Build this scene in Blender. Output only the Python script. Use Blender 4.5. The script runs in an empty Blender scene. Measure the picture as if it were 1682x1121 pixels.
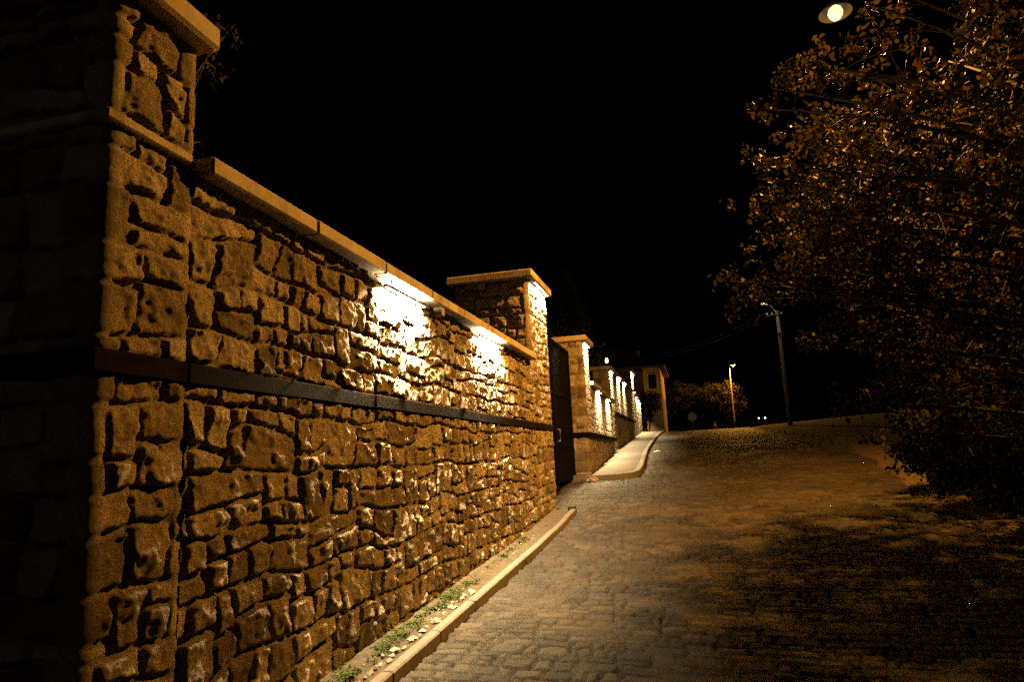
import bpy, math, random
import numpy as np
rng = np.random.default_rng(11)
random.seed(4)
S = bpy.context.scene
COL = S.collection

# ------------------------------------------------------------------ noise
def _h(ix, iy, iz, seed):
    h = (ix.astype(np.int64)*374761393 + iy.astype(np.int64)*668265263 + iz.astype(np.int64)*2147483647 + seed*144665) & 0xFFFFFFFF
    h = ((h ^ (h >> 13))*1274126177) & 0xFFFFFFFF
    h = ((h ^ (h >> 16))*2246822519) & 0xFFFFFFFF
    return ((h ^ (h >> 15)) & 0xFFFFFF)/float(0xFFFFFF)
def vn(x, y, seed=0):
    x = np.asarray(x, float); y = np.asarray(y, float)
    ix = np.floor(x); iy = np.floor(y); fx = x-ix; fy = y-iy
    fx = fx*fx*fx*(fx*(fx*6-15)+10); fy = fy*fy*fy*(fy*(fy*6-15)+10)
    z = np.zeros_like(ix)
    a = _h(ix, iy, z, seed); b = _h(ix+1, iy, z, seed); c = _h(ix, iy+1, z, seed); d = _h(ix+1, iy+1, z, seed)
    return (a+(b-a)*fx)*(1-fy)+(c+(d-c)*fx)*fy
def fbm(x, y, seed=0, o=3):
    s = 0; a = .5; t = 0
    for i in range(o):
        s = s+a*vn(x*2**i+i*17.3, y*2**i+i*9.1, seed+i*7); t += a; a *= .5
    return s/t
def tri(x, y, seed=0):
    """piecewise planar noise: flat facets meeting in creases"""
    x = np.asarray(x, float); y = np.asarray(y, float)*1.1547; x = x-y*.5
    ix = np.floor(x); iy = np.floor(y); fx = x-ix; fy = y-iy; z = np.zeros_like(ix)
    a = _h(ix, iy, z, seed); b = _h(ix+1, iy, z, seed); c = _h(ix, iy+1, z, seed); d = _h(ix+1, iy+1, z, seed)
    return np.where(fx+fy < 1, a+(b-a)*fx+(c-a)*fy, d+(c-d)*(1-fx)+(b-d)*(1-fy))
def rnd(i, k):
    i = np.asarray(i); return _h(i, i*0+k, i*0, 77)

# ------------------------------------------------------------------ object helpers
def tag(o, label=None, cat=None, group=None, kind=None):
    if label: o['label'] = label
    if cat: o['category'] = cat
    if group: o['group'] = group
    if kind: o['kind'] = kind
    return o
def empty(name, loc, label=None, cat=None, group=None):
    o = bpy.data.objects.new(name, None); COL.objects.link(o); o.location = loc
    o.empty_display_size = .2
    return tag(o, label, cat, group)
def mesh_obj(name, V, F, mat, parent=None, smooth=False, attrs=None):
    """V world coordinates; parent an Empty/mesh without rotation"""
    V = np.asarray(V, float)
    off = np.zeros(3)
    p = parent
    while p is not None:
        off += np.array(p.location); p = p.parent
    me = bpy.data.meshes.new(name)
    if isinstance(F, np.ndarray) and F.ndim == 2:
        n = len(V); m, k = F.shape
        me.vertices.add(n); me.vertices.foreach_set('co', (V-off).astype(np.float32).ravel())
        me.loops.add(m*k); me.loops.foreach_set('vertex_index', F.astype(np.int32).ravel())
        me.polygons.add(m); me.polygons.foreach_set('loop_start', np.arange(0, m*k, k, dtype=np.int32))
        me.update(calc_edges=True)
    else:
        me.from_pydata([tuple(v) for v in (V-off)], [], [tuple(f) for f in F])
    if attrs:
        for k_, a in attrs.items():
            at = me.attributes.new(k_, 'FLOAT', 'POINT'); at.data.foreach_set('value', np.asarray(a, np.float32).ravel())
    if smooth: me.polygons.foreach_set('use_smooth', [True]*len(me.polygons))
    if mat: me.materials.append(mat)
    me.update(); me.validate()
    o = bpy.data.objects.new(name, me); COL.objects.link(o)
    if parent: o.parent = parent
    return o
class MB:
    def __init__(s): s.V = []; s.F = []
    def add(s, V, F):
        n = len(s.V); s.V += [tuple(v) for v in V]; s.F += [tuple(i+n for i in f) for f in F]
    def box(s, x0, x1, y0, y1, z0, z1, b=0.0):
        """box with bevelled edges (z0/z1 may be callables of y)"""
        if b <= 0:
            P = [(x, y, z) for x in (x0, x1) for y in (y0, y1) for z in (0, 1)]
            V = [(x, y, (z1(y) if callable(z1) else z1) if z else (z0(y) if callable(z0) else z0)) for x, y, z in P]
            s.add(V, [(0, 1, 3, 2), (4, 6, 7, 5), (0, 4, 5, 1), (2, 3, 7, 6), (0, 2, 6, 4), (1, 5, 7, 3)]); return
        zz0 = z0 if callable(z0) else (lambda y: z0)
        zz1 = z1 if callable(z1) else (lambda y: z1)
        rings = []
        for zf, zo, ins in ((zz0, 0, b), (zz0, b, 0), (zz1, -b, 0), (zz1, 0, b)):
            r = []
            for (xa, ya, sx, sy) in ((x0, y0, 1, 1), (x1, y0, -1, 1), (x1, y1, -1, -1), (x0, y1, 1, -1)):
                pts = [(xa+sx*(ins+0), ya+sy*(ins+b)), (xa+sx*(ins+b), ya+sy*(ins+0))]
                if (sx, sy) in ((-1, 1), (1, -1)): pts = pts[::-1]
                r += [(px, py, zf(py)+zo) for px, py in pts]
            rings.append(r)
        V = [p for r in rings for p in r]; F = []
        for k in range(3):
            for i in range(8):
                j = (i+1) % 8; F.append((k*8+i, k*8+j, k*8+8+j, k*8+8+i))
        F.append(tuple(range(7, -1, -1))); F.append(tuple(range(24, 32)))
        s.add(V, F)
    def tube(s, pts, rad, n=6):
        pts = np.asarray(pts, float); m = len(pts)
        rad = np.broadcast_to(np.asarray(rad, float), (m,))
        T = np.gradient(pts, axis=0); T /= np.linalg.norm(T, axis=1)[:, None]+1e-9
        up = np.array([0, 0, 1.]) if abs(T[0, 2]) < .9 else np.array([1., 0, 0])
        V = []
        for i in range(m):
            a = np.cross(T[i], up); a /= np.linalg.norm(a)+1e-9; b = np.cross(a, T[i])
            for k in range(n):
                t = 2*math.pi*k/n; V.append(pts[i]+rad[i]*(math.cos(t)*a+math.sin(t)*b))
        F = []
        for i in range(m-1):
            for k in range(n):
                F.append((i*n+k, i*n+(k+1) % n, (i+1)*n+(k+1) % n, (i+1)*n+k))
        F.append(tuple(range(n-1, -1, -1))); F.append(tuple((m-1)*n+k for k in range(n)))
        s.add(V, F)
    def lathe(s, c, prof, n=16, axis='z'):
        V = []; F = []
        for r, h in prof:
            for k in range(n):
                t = 2*math.pi*k/n
                if axis == 'z': V.append((c[0]+r*math.cos(t), c[1]+r*math.sin(t), c[2]+h))
                else: V.append((c[0]+r*math.cos(t), c[1]+h, c[2]+r*math.sin(t)))
        for i in range(len(prof)-1):
            for k in range(n):
                F.append((i*n+k, i*n+(k+1) % n, (i+1)*n+(k+1) % n, (i+1)*n+k))
        F.append(tuple(range(n-1, -1, -1))); F.append(tuple((len(prof)-1)*n+k for k in range(n)))
        s.add(V, F)
    def build(s, name, mat, parent=None, smooth=False):
        return mesh_obj(name, s.V, s.F, mat, parent, smooth)

# ------------------------------------------------------------------ materials
def mat(name):
    m = bpy.data.materials.new(name); m.use_nodes = True
    nt = m.node_tree; b = nt.nodes['Principled BSDF']
    return m, nt, b
def N(nt, t, **k):
    n = nt.nodes.new(t)
    for a, v in k.items(): setattr(n, a, v)
    return n
def noise_node(nt, scale, detail=4, rough=.6, vec=None):
    n = N(nt, 'ShaderNodeTexNoise'); n.inputs['Scale'].default_value = scale
    n.inputs['Detail'].default_value = detail; n.inputs['Roughness'].default_value = rough
    if vec is None:
        tc = nt.nodes.get('TC') or N(nt, 'ShaderNodeTexCoord', name='TC'); vec = tc.outputs['Object']
    nt.links.new(vec, n.inputs['Vector']); return n
def ramp(nt, fac, stops):
    r = N(nt, 'ShaderNodeValToRGB'); e = r.color_ramp.elements
    while len(e) > 1: e.remove(e[-1])
    e[0].position = stops[0][0]; e[0].color = (*stops[0][1], 1)
    for p, c in stops[1:]:
        x = e.new(p); x.color = (*c, 1)
    nt.links.new(fac, r.inputs['Fac']); return r
def mix(nt, fac, a, b, mode='MIX'):
    m = N(nt, 'ShaderNodeMix', data_type='RGBA', blend_type=mode)
    if isinstance(fac, (int, float)): m.inputs[0].default_value = fac
    else: nt.links.new(fac, m.inputs[0])
    for i, v in ((6, a), (7, b)):
        if isinstance(v, tuple): m.inputs[i].default_value = (*v, 1)
        else: nt.links.new(v, m.inputs[i])
    return m.outputs[2]
def bump(nt, bsdf, h, strength=.4, dist=.01):
    b = N(nt, 'ShaderNodeBump'); b.inputs['Strength'].default_value = strength; b.inputs['Distance'].default_value = dist
    nt.links.new(h, b.inputs['Height']); nt.links.new(b.outputs[0], bsdf.inputs['Normal'])
def attr(nt, name):
    a = N(nt, 'ShaderNodeAttribute'); a.attribute_name = name; return a.outputs['Fac']

def stone_mat(name, stops, mortar, rough=.85):
    m, nt, b = mat(name)
    base = ramp(nt, attr(nt, 'tint'), stops).outputs[0]
    n1 = noise_node(nt, 9, 6, .65); v1 = ramp(nt, n1.outputs[0], [(.3, (.62, .58, .52)), (.55, (1, 1, 1)), (.75, (1.12, 1.1, 1.06))])
    c = mix(nt, 1.0, base, v1.outputs[0], 'MULTIPLY')
    n2 = noise_node(nt, 70, 5, .7); v2 = ramp(nt, n2.outputs[0], [(.34, (.45, .41, .36)), (.5, (1, 1, 1)), (.66, (1.25, 1.25, 1.22))])
    c = mix(nt, .9, c, v2.outputs[0], 'MULTIPLY')
    mn = noise_node(nt, 40, 4, .7); mc = ramp(nt, mn.outputs[0], [(.3, tuple(x*.7 for x in mortar)), (.7, tuple(x*1.25 for x in mortar))])
    c = mix(nt, attr(nt, 'joint'), c, mc.outputs[0])
    nt.links.new(c, b.inputs['Base Color']); b.inputs['Roughness'].default_value = rough
    b.inputs['Specular IOR Level'].default_value = .3
    hb = N(nt, 'ShaderNodeMath', operation='ADD')
    n3 = noise_node(nt, 28, 10, .8)
    nt.links.new(n3.outputs[0], hb.inputs[0]); nt.links.new(n2.outputs[0], hb.inputs[1])
    bump(nt, b, hb.outputs[0], 1.0, .03)
    return m
M = {}
M['stone'] = stone_mat('rubble_stone', [(0, (.15, .115, .075)), (.3, (.30, .235, .155)), (.55, (.40, .325, .225)), (.8, (.52, .44, .33)), (1, (.36, .33, .29))], (.27, .215, .15))
def simple(name, c0, c1, scale=12, rough=.7, bs=.3, bd=.006, metal=0, stretch=None, spec=.4):
    m, nt, b = mat(name)
    if stretch:
        tc = N(nt, 'ShaderNodeTexCoord', name='TC'); mp = N(nt, 'ShaderNodeMapping'); mp.inputs['Scale'].default_value = stretch
        nt.links.new(tc.outputs['Object'], mp.inputs['Vector']); vec = mp.outputs[0]
    else: vec = None
    n = noise_node(nt, scale, 6, .65, vec)
    nt.links.new(ramp(nt, n.outputs[0], [(.3, c0), (.7, c1)]).outputs[0], b.inputs['Base Color'])
    b.inputs['Roughness'].default_value = rough; b.inputs['Metallic'].default_value = metal; b.inputs['Specular IOR Level'].default_value = spec
    n2 = noise_node(nt, scale*5, 5, .7, vec)
    if bs: bump(nt, b, n2.outputs[0], bs, bd)
    return m
def coping_mat():
    m, nt, b = mat('cut_limestone')
    n = noise_node(nt, 5, 6, .65); c = ramp(nt, n.outputs[0], [(.3, (.33, .27, .19)), (.7, (.50, .43, .32))]).outputs[0]
    n2 = noise_node(nt, 2.2, 8, .7); c = mix(nt, .85, c, ramp(nt, n2.outputs[0], [(.36, (.42, .38, .32)), (.5, (1, 1, 1))]).outputs[0], 'MULTIPLY')
    n3 = noise_node(nt, 60, 6, .75); c = mix(nt, .6, c, ramp(nt, n3.outputs[0], [(.35, (.55, .5, .45)), (.52, (1, 1, 1))]).outputs[0], 'MULTIPLY')
    nt.links.new(c, b.inputs['Base Color']); b.inputs['Roughness'].default_value = .85; b.inputs['Specular IOR Level'].default_value = .25
    bump(nt, b, n3.outputs[0], .8, .008); return m
M['coping'] = coping_mat()
M['kerb'] = simple('kerb_concrete', (.105, .09, .078), (.165, .142, .122), 14, .85, .5, .004)
M['wood'] = simple('dark_timber', (.003, .0016, .0008), (.012, .0065, .003), 7, .9, 1.0, .012, stretch=(8, .9, 8), spec=.03)
M['fence'] = simple('weathered_boards', (.018, .014, .010), (.045, .034, .024), 9, .8, .6, .004, stretch=(6, 6, .6))
M['darkmetal'] = simple('dark_painted_steel', (.0025, .002, .002), (.006, .005, .0045), 20, .7, .2, .002, spec=.03)
M['steel'] = simple('galvanised_steel', (.28, .28, .27), (.40, .40, .38), 18, .45, .2, .002, metal=.6)
M['poleconc'] = simple('pole_concrete', (.25, .23, .21), (.36, .34, .31), 10, .8, .4, .003)
M['bark'] = simple('bark', (.010, .008, .006), (.026, .02, .014), 10, .95, .9, .01, stretch=(3, 3, .6), spec=.05)
M['twig'] = simple('twig_bark', (.04, .034, .026), (.09, .075, .058), 12, .8, .5, .003, spec=.15)
M['soil'] = simple('soil_strip', (.035, .026, .016), (.11, .085, .055), 22, .95, .9, .015)
M['earth'] = simple('earth', (.045, .032, .02), (.12, .085, .05), 5, .95, .9, .03)
M['pave'] = None
M['enamel'] = simple('glow_shade_enamel', (.10, .085, .07), (.13, .11, .09), 10, .5, .1, .001)
M['plaster'] = simple('ochre_plaster', (.42, .24, .04), (.56, .34, .06), 3, .9, .3, .004)
M['brown'] = simple('brown_stone_render', (.16, .10, .06), (.26, .17, .10), 4, .9, .6, .01)
M['tiles'] = simple('roof_tiles', (.045, .024, .016), (.08, .045, .028), 6, .8, .6, .02)
M['pebble'] = simple('pale_pebble', (.24, .21, .165), (.40, .36, .29), 18, .8, .5, .004)
M['dark'] = simple('dark_stone', (.03, .028, .026), (.06, .056, .05), 20, .7, .5, .004)
M['signface'] = simple('sign_back', (.36, .30, .17), (.46, .39, .23), 8, .5, .1, .001)
M['red'] = simple('red_plastic', (.42, .04, .03), (.5, .06, .04), 8, .5, 0)
M['white'] = simple('white_plastic', (.62, .6, .55), (.72, .7, .66), 8, .6, 0)
M['carpaint'] = simple('car_paint', (.02, .02, .025), (.03, .03, .035), 3, .3, 0, spec=.5)
M['glass'] = simple('dark_glass', (.012, .012, .014), (.02, .02, .022), 3, .12, 0, spec=.6)
M['rubber'] = simple('rubber', (.015, .015, .015), (.03, .03, .03), 20, .8, 0)
def leaf_mat(name, a, b_, c):
    m, nt, b = mat(name)
    col = ramp(nt, attr(nt, 'tint'), [(0, a), (.5, b_), (1, c)]).outputs[0]
    nt.links.new(col, b.inputs['Base Color']); b.inputs['Roughness'].default_value = .7; b.inputs['Specular IOR Level'].default_value = .12
    tr = N(nt, 'ShaderNodeBsdfTranslucent'); nt.links.new(col, tr.inputs['Color'])
    mx = N(nt, 'ShaderNodeMixShader'); mx.inputs[0].default_value = .22
    nt.links.new(b.outputs[0], mx.inputs[1]); nt.links.new(tr.outputs[0], mx.inputs[2])
    nt.links.new(mx.outputs[0], nt.nodes['Material Output'].inputs['Surface'])
    return m
M['leaf'] = leaf_mat('autumn_leaf', (.014, .014, .005), (.026, .019, .006), (.05, .027, .009))
M['leafdark'] = leaf_mat('dark_leaf', (.009, .013, .006), (.016, .02, .008), (.026, .027, .011))
M['conifer'] = leaf_mat('conifer_needles', (.09, .11, .045), (.12, .15, .06), (.16, .18, .07))
M['grass'] = leaf_mat('grass_blade', (.03, .06, .016), (.055, .085, .022), (.13, .115, .04))
def emit(name, col, st):
    m, nt, b = mat(name); b.inputs['Base Color'].default_value = (.8, .8, .8, 1)
    b.inputs['Emission Color'].default_value = (*col, 1); b.inputs['Emission Strength'].default_value = st
    try: m.cycles.emission_sampling = 'NONE'
    except Exception: pass
    return m
SOD = (1.0, .43, .06); WARM = (1.0, .73, .36)
M['tube'] = emit('lit_diffuser', WARM, 14)
M['bulb'] = emit('sodium_bulb', (1, .80, .42), 1.35)
M['bulb2'] = emit('sodium_bulb_far', (1, .58, .17), 1.5)
M['head'] = emit('lit_headlight', (.9, .95, 1), 12)

# ------------------------------------------------------------------ ground profile
_Yk = [-60, -5, 0, 4.6, 6.9, 9.6, 12.3, 16, 25, 40, 55, 62, 80, 150, 400]
_Zk = [-3.0, -.22, .06, .29, .40, .53, .74, 1.08, 1.65, 2.40, 3.13, 3.30, 3.55, 6.65, 17.]
_yt = np.arange(-60, 400, .25); _zt = np.interp(_yt, _Yk, _Zk)
_k = np.ones(9)/9; _zt = np.convolve(np.pad(_zt, 4, mode='edge'), _k, mode='valid')
def g(y): return np.interp(y, _yt, _zt)
def gf(y): return float(g(y))

def grid_mesh(name, X, Y, Z, m, parent=None, attrs=None, smooth=True):
    ny, nx = Z.shape
    V = np.stack([X, Y, Z], -1).reshape(-1, 3)
    i = np.arange(ny-1)[:, None]*nx+np.arange(nx-1)[None]
    F = np.stack([i, i+1, i+nx+1, i+nx], -1).reshape(-1, 4)
    return mesh_obj(name, V, F, m, parent, smooth, attrs)

# ------------------------------------------------------------------ rubble layout
def cells(u, v, seed, ch, cw, umin, umax, vmin, vmax, joint=.0055, rad=.024, jag=1.0, split=.34, cutw=.30):
    r = np.random.default_rng(seed)
    v_edges = [vmin-.3]
    while v_edges[-1] < vmax+.3: v_edges.append(v_edges[-1]+ch*r.uniform(.72, 1.35))
    v_edges = np.array(v_edges)
    wu = u+jag*.05*(fbm(u/.5, v/.4, seed+1, 2)-.5)+jag*.02*(vn(u/.11, v/.11, seed+2)-.5)
    wv = v+jag*.10*(fbm(u/.6, v/.7, seed+3, 2)-.5)+jag*.018*(vn(u/.12, v/.1, seed+4)-.5)
    row = np.clip(np.searchsorted(v_edges, wv.ravel())-1, 0, len(v_edges)-2).reshape(u.shape)
    d = np.zeros_like(u); sid = np.zeros(u.shape, np.int64); A = np.zeros_like(u); B = np.zeros_like(u)
    for k in range(len(v_edges)-1):
        mk = row == k
        h0, h1 = v_edges[k], v_edges[k+1]; H = h1-h0
        b = [umin-.4-r.uniform(0, cw)]
        while b[-1] < umax+.6: b.append(b[-1]+cw*r.choice([.5, .8, 1.0, 1.3, 1.7])*r.uniform(.8, 1.2))
        b = np.array(b); sh = r.uniform(-.22, .22, len(b))*jag
        spl = r.random(len(b)) < split*np.clip(H/ch, .5, 1.5); fr = r.uniform(.32, .68, len(b)); tl = r.uniform(-.15, .15, len(b))
        if not mk.any(): continue
        U = wu[mk]; Vv = wv[mk]; vc = Vv-(h0+h1)/2
        idx = np.clip(np.searchsorted(b, U)-1, 0, len(b)-2)
        lo = b[idx]+sh[idx]*vc; idx = np.where(U < lo, np.maximum(idx-1, 0), idx)
        hi = b[idx+1]+sh[idx+1]*vc; idx = np.where(U > hi, np.minimum(idx+1, len(b)-2), idx)
        lo = b[idx]+sh[idx]*vc; hi = b[idx+1]+sh[idx+1]*vc
        uc = (lo+hi)/2; hw = (hi-lo)/2-joint
        s = spl[idx]; ms = h0+H*fr[idx]+tl[idx]*(U-uc)
        up = s & (Vv > ms)
        L = np.where(up, ms, h0); T = np.where(s & ~up, ms, h1)
        hc = (L+T)/2; hh = (T-L)/2-joint
        key = k*2000+idx*2+up; cut = (hi-lo > cutw) & (rnd(key, 50) < .6)
        cu = lo+(hi-lo)*(.36+.28*rnd(key, 51))+(rnd(key, 52)-.5)*.5*(Vv-hc); rt = cut & (U > cu)
        lo = np.where(rt, cu, lo); hi = np.where(cut & ~rt, cu, hi); uc = (lo+hi)/2; hw = (hi-lo)/2-joint
        rr = np.minimum(rad, np.minimum(hw, hh)*.75)
        qx = np.abs(U-uc)-(hw-rr); qy = np.abs(Vv-hc)-(hh-rr)
        dist = rr-np.hypot(np.maximum(qx, 0), np.maximum(qy, 0))-np.minimum(np.maximum(qx, qy), 0)
        d[mk] = dist; sid[mk] = (k*2000+idx*2+up)*2+rt
        A[mk] = (U-uc)/.2; B[mk] = (Vv-hc)/.2
    return d, sid, A, B

def rubble(u, v, seed, umin, umax, vmin, vmax, ch=.2, cw=.27, amp=1.0, jag=1.0):
    d, sid, A, B = cells(u, v, seed, ch, cw, umin, umax, vmin, vmax, jag=jag, split=.82 if ch > .28 else .34)
    d = d+.020*(fbm(u/.05, v/.05, seed+9, 3)-.5)
    P = .041+.017*rnd(sid, seed+1)
    face = np.full(u.shape, 9.)
    for k in range(4):
        th = 2*math.pi*(k/4+.22*rnd(sid, seed+10+k)); sl = .003+.030*rnd(sid, seed+20+k)**1.5; c = .001+.008*rnd(sid, seed+30+k)
        face = np.minimum(face, P+c-sl*(np.cos(th)*A+np.sin(th)*B)*.8)
    ou = u+rnd(sid, 5)*9+.02*fbm(u/.1, v/.1, seed+19, 2); ov = v+rnd(sid, 6)*9+.02*fbm(u/.1, v/.1, seed+29, 2)
    rough = .034*(tri(ou/.11, ov/.10, seed+11)-.5)+.022*(tri(ou/.055+ov/.2, ov/.05, seed+12)-.5)+.013*(tri(ou/.027, ov/.026, seed+13)-.5)+.004*(vn(u/.012, v/.012, seed+17)-.5)
    rough = np.where(rough < -.010, -.010+.3*(rough+.010), rough); chip = 0
    s = np.clip(d/.017, 0, 1); s = s*s*(3-2*s)
    mort = .016+.09*np.minimum(fbm(u/.26, v/.22, seed+14, 3)-.50, .05)+.007*(vn(u/.025, v/.025, seed+16)-.5)
    h = mort+s*np.maximum(face+rough-chip-mort, -.004)
    tint = np.clip(rnd(sid, seed+40)*.85+.3*(fbm(u/.25, v/.25, seed+41, 2)-.5)+.05, 0, 1)
    return h*amp, tint, 1-s

def plan_path(pts, du, rc=.035):
    """polyline in plan -> samples (x,y), outward normals (right-hand side of travel), arc length"""
    pts = [np.array(p, float) for p in pts]; out = []
    n = len(pts)
    for i in range(n-1):
        a, b = pts[i], pts[i+1]; L = np.linalg.norm(b-a); t = (b-a)/L; nn = np.array([t[1], -t[0]])
        s0 = rc if i > 0 else 0; s1 = L-rc if i < n-2 else L
        m = max(2, int((s1-s0)/(du(a+(b-a)*.5) if callable(du) else du)))
        if callable(du):
            ss = [s0]
            while ss[-1] < s1: ss.append(ss[-1]+du(a+t*ss[-1]))
            ss = np.array(ss); ss = s0+(ss-s0)*(s1-s0)/(ss[-1]-s0)
        else: ss = np.linspace(s0, s1, m+1)
        for s in ss: out.append((*(a+t*s), *nn))
        if i < n-2:
            c = pts[i+2]; t2 = (c-b)/np.linalg.norm(c-b); n2 = np.array([t2[1], -t2[0]])
            cr = t[0]*t2[1]-t[1]*t2[0]
            cen = b-t*rc+(-nn if cr > 0 else nn)*rc
            for f in (.25, .5, .75):
                q = nn*(1-f)+n2*f; q /= np.linalg.norm(q)
                out.append((*(cen+(q if cr > 0 else -q)*rc), *q))
    out = np.array(out); seg = np.hypot(*np.diff(out[:, :2], axis=0).T)
    return out, np.concatenate([[0], np.cumsum(seg)])
def masonry(pts, du, z0, z1, dz, seed, parent, ch=.2, cw=.27, amp=1.0, name='stonework', zbot=None, ztop=None, jag=1.0, band=None):
    P, U = plan_path(pts, du)
    v = np.linspace(0, 1, int((z1-z0)/dz)+1)
    zb = np.array([zbot(y) if zbot else z0 for y in P[:, 1]]); zt = np.array([ztop(y) if ztop else z1 for y in P[:, 1]])
    Vv = zb[None]+(zt-zb)[None]*v[:, None]
    Uu = np.broadcast_to(U[None], Vv.shape)
    h, tint, joint = rubble(Uu, Vv, seed, U[0], U[-1], z0, z1, ch, cw, amp, jag)
    if band: h = np.where((Vv > band[0]) & (Vv < band[1]), np.minimum(h, .03), h)
    bend = np.where(np.abs(P[:, 2]*P[:, 3]) > .02)[0]
    if len(bend):
        cd = np.min(np.abs(U[:, None]-U[bend][None]), 1); w = .88*np.exp(-(cd/.042)**2); h = h*(1-w)[None]+.046*w[None]
    X = P[None, :, 0]+P[None, :, 2]*h; Y = P[None, :, 1]+P[None, :, 3]*h
    return grid_mesh(name, X, Y, Vv, M['stone'], parent, dict(tint=tint, joint=joint))

# ------------------------------------------------------------------ road with setts
def road_h(X, Y):
    v = Y+.10*np.sin(X*.9+.4)+.05*X
    d, sid, A, B = cells(X, v, 51, .14, .155, -4, 6, 0, 64, joint=.006, rad=.016, jag=.9, split=.08, cutw=9)
    d = d+.010*(fbm(X/.05, Y/.05, 52, 2)-.5)
    s = np.clip(d/.012, 0, 1); s = s*s*(3-2*s)
    P = .012+.010*rnd(sid, 3); tl = (rnd(sid, 4)-.5)*.016*A+(rnd(sid, 5)-.5)*.028*B
    fill = np.clip((fbm(X/.7, Y/.8, 53, 4)-.54)*6, 0, 1)
    low = .014*(fbm(X/1.3, Y/1.1, 54, 3)-.5)
    rough = .008*(fbm(X/.05, Y/.045, 55, 3)-.5)
    jz = -.026+.034*fill+.006*(vn(X/.02, Y/.02, 56)-.5)
    h = np.maximum(jz, 0)*(1-s)+np.minimum(jz, 0)*(1-s)+s*(P+tl+rough)
    h = np.where(fill > 0, np.maximum(h, jz*fill-.02*(1-fill)), h)
    dirt = np.clip((1-s)+fill*.55*(fbm(X/.09, Y/.09, 57, 2)), 0, 1)
    return h+low, rnd(sid, 9), dirt
def road_mat():
    m, nt, b = mat('sett_paving')
    c = ramp(nt, attr(nt, 'tint'), [(0, (.025, .020, .015)), (.5, (.047, .038, .029)), (1, (.083, .067, .049))]).outputs[0]
    n1 = noise_node(nt, 30, 5, .7); c = mix(nt, .7, c, ramp(nt, n1.outputs[0], [(.3, (.55, .53, .5)), (.6, (1.1, 1.08, 1.05))]).outputs[0], 'MULTIPLY')
    n2 = noise_node(nt, 60, 5, .7); s = ramp(nt, n2.outputs[0], [(.38, (.010, .008, .006)), (.78, (.13, .105, .068))]).outputs[0]
    c = mix(nt, attr(nt, 'dirt'), c, s)
    n4 = noise_node(nt, .55, 5, .6); c = mix(nt, 1, c, ramp(nt, n4.outputs[0], [(.36, (.5, .48, .45)), (.58, (1, 1, 1))]).outputs[0], 'MULTIPLY')
    nt.links.new(c, b.inputs['Base Color']); b.inputs['Roughness'].default_value = .68; b.inputs['Specular IOR Level'].default_value = .35
    n3 = noise_node(nt, 90, 6, .75); bump(nt, b, n3.outputs[0], 1.0, .014)
    return m
M['road'] = road_mat()
xs = np.arange(-2.95, 4.3, .02)
ys = [1.5]
while ys[-1] < 64: ys.append(ys[-1]+max(.014, .0034*ys[-1]))
ys = np.array(ys)
X, Y = np.meshgrid(xs, ys)
h, t_, dirt = road_h(X, Y)
road = grid_mesh('road', X, Y, g(Y)+h, M['road'], None, dict(tint=t_, dirt=dirt))
tag(road, 'street of dark stone setts climbing the hill between wall and trees', 'road', kind='structure')
# road beyond the crest, bending right
ys2 = np.linspace(63.8, 190, 60); cxr = 1+np.clip((ys2-62)/88, 0, 3)**1.2*13.5
X2 = cxr[:, None]+np.linspace(-3.4, 3.6, 5)[None]; Y2 = np.repeat(ys2[:, None], 5, 1)
o = grid_mesh('far_road', X2, Y2, g(Y2)-.02, simple('far_asphalt', (.03, .028, .025), (.05, .046, .04), 3, .9, 0))
tag(o, 'far stretch of road beyond the crest', 'road', kind='structure')
# terrain
tx = np.concatenate([np.linspace(-300, -12, 20), np.linspace(-10, 12, 23), np.linspace(14, 300, 20)]); ty = np.linspace(-55, 395, 181)
X2, Y2 = np.meshgrid(tx, ty)
tz = g(Y2)-.16+np.clip(np.abs(X2-1)-7, 0, 400)*.012*(fbm(X2/30, Y2/30, 61, 3))
tag(grid_mesh('terrain', X2, Y2, tz, M['earth']), 'dark earth slope either side of the street', 'ground', kind='structure')
# right verge: leaf-littered earth bank
xs = np.concatenate([np.arange(3.3, 6, .06), np.arange(6, 14, .4)]); ys = np.concatenate([np.arange(1.5, 16, .07), np.arange(16, 62, .25)])
X2, Y2 = np.meshgrid(xs, ys)
edge = 3.45+.18*(fbm(Y2/1.3, Y2*0, 62, 3)-.5)+np.clip((Y2-12)/14, 0, 1.1)*1.5
tt = X2-edge
tt = np.clip(tt, 0, 9); vz = g(Y2)+.012+np.where(X2-edge < 0, -.1, .02+.10*np.minimum(tt, 1.2)+.05*np.maximum(tt-1.2, 0))+.05*(fbm(X2/.35, Y2/.35, 63, 4)-.5)
tag(grid_mesh('verge', X2, Y2, vz, M['earth']), 'rough earth verge along the right road edge', 'verge', kind='structure')
def verge_z(x, y): return gf(y)+.05+.1*min(max(x-3.45-min(max((y-12)/14, 0), 1.1)*1.5, 0), 1.2)

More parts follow.
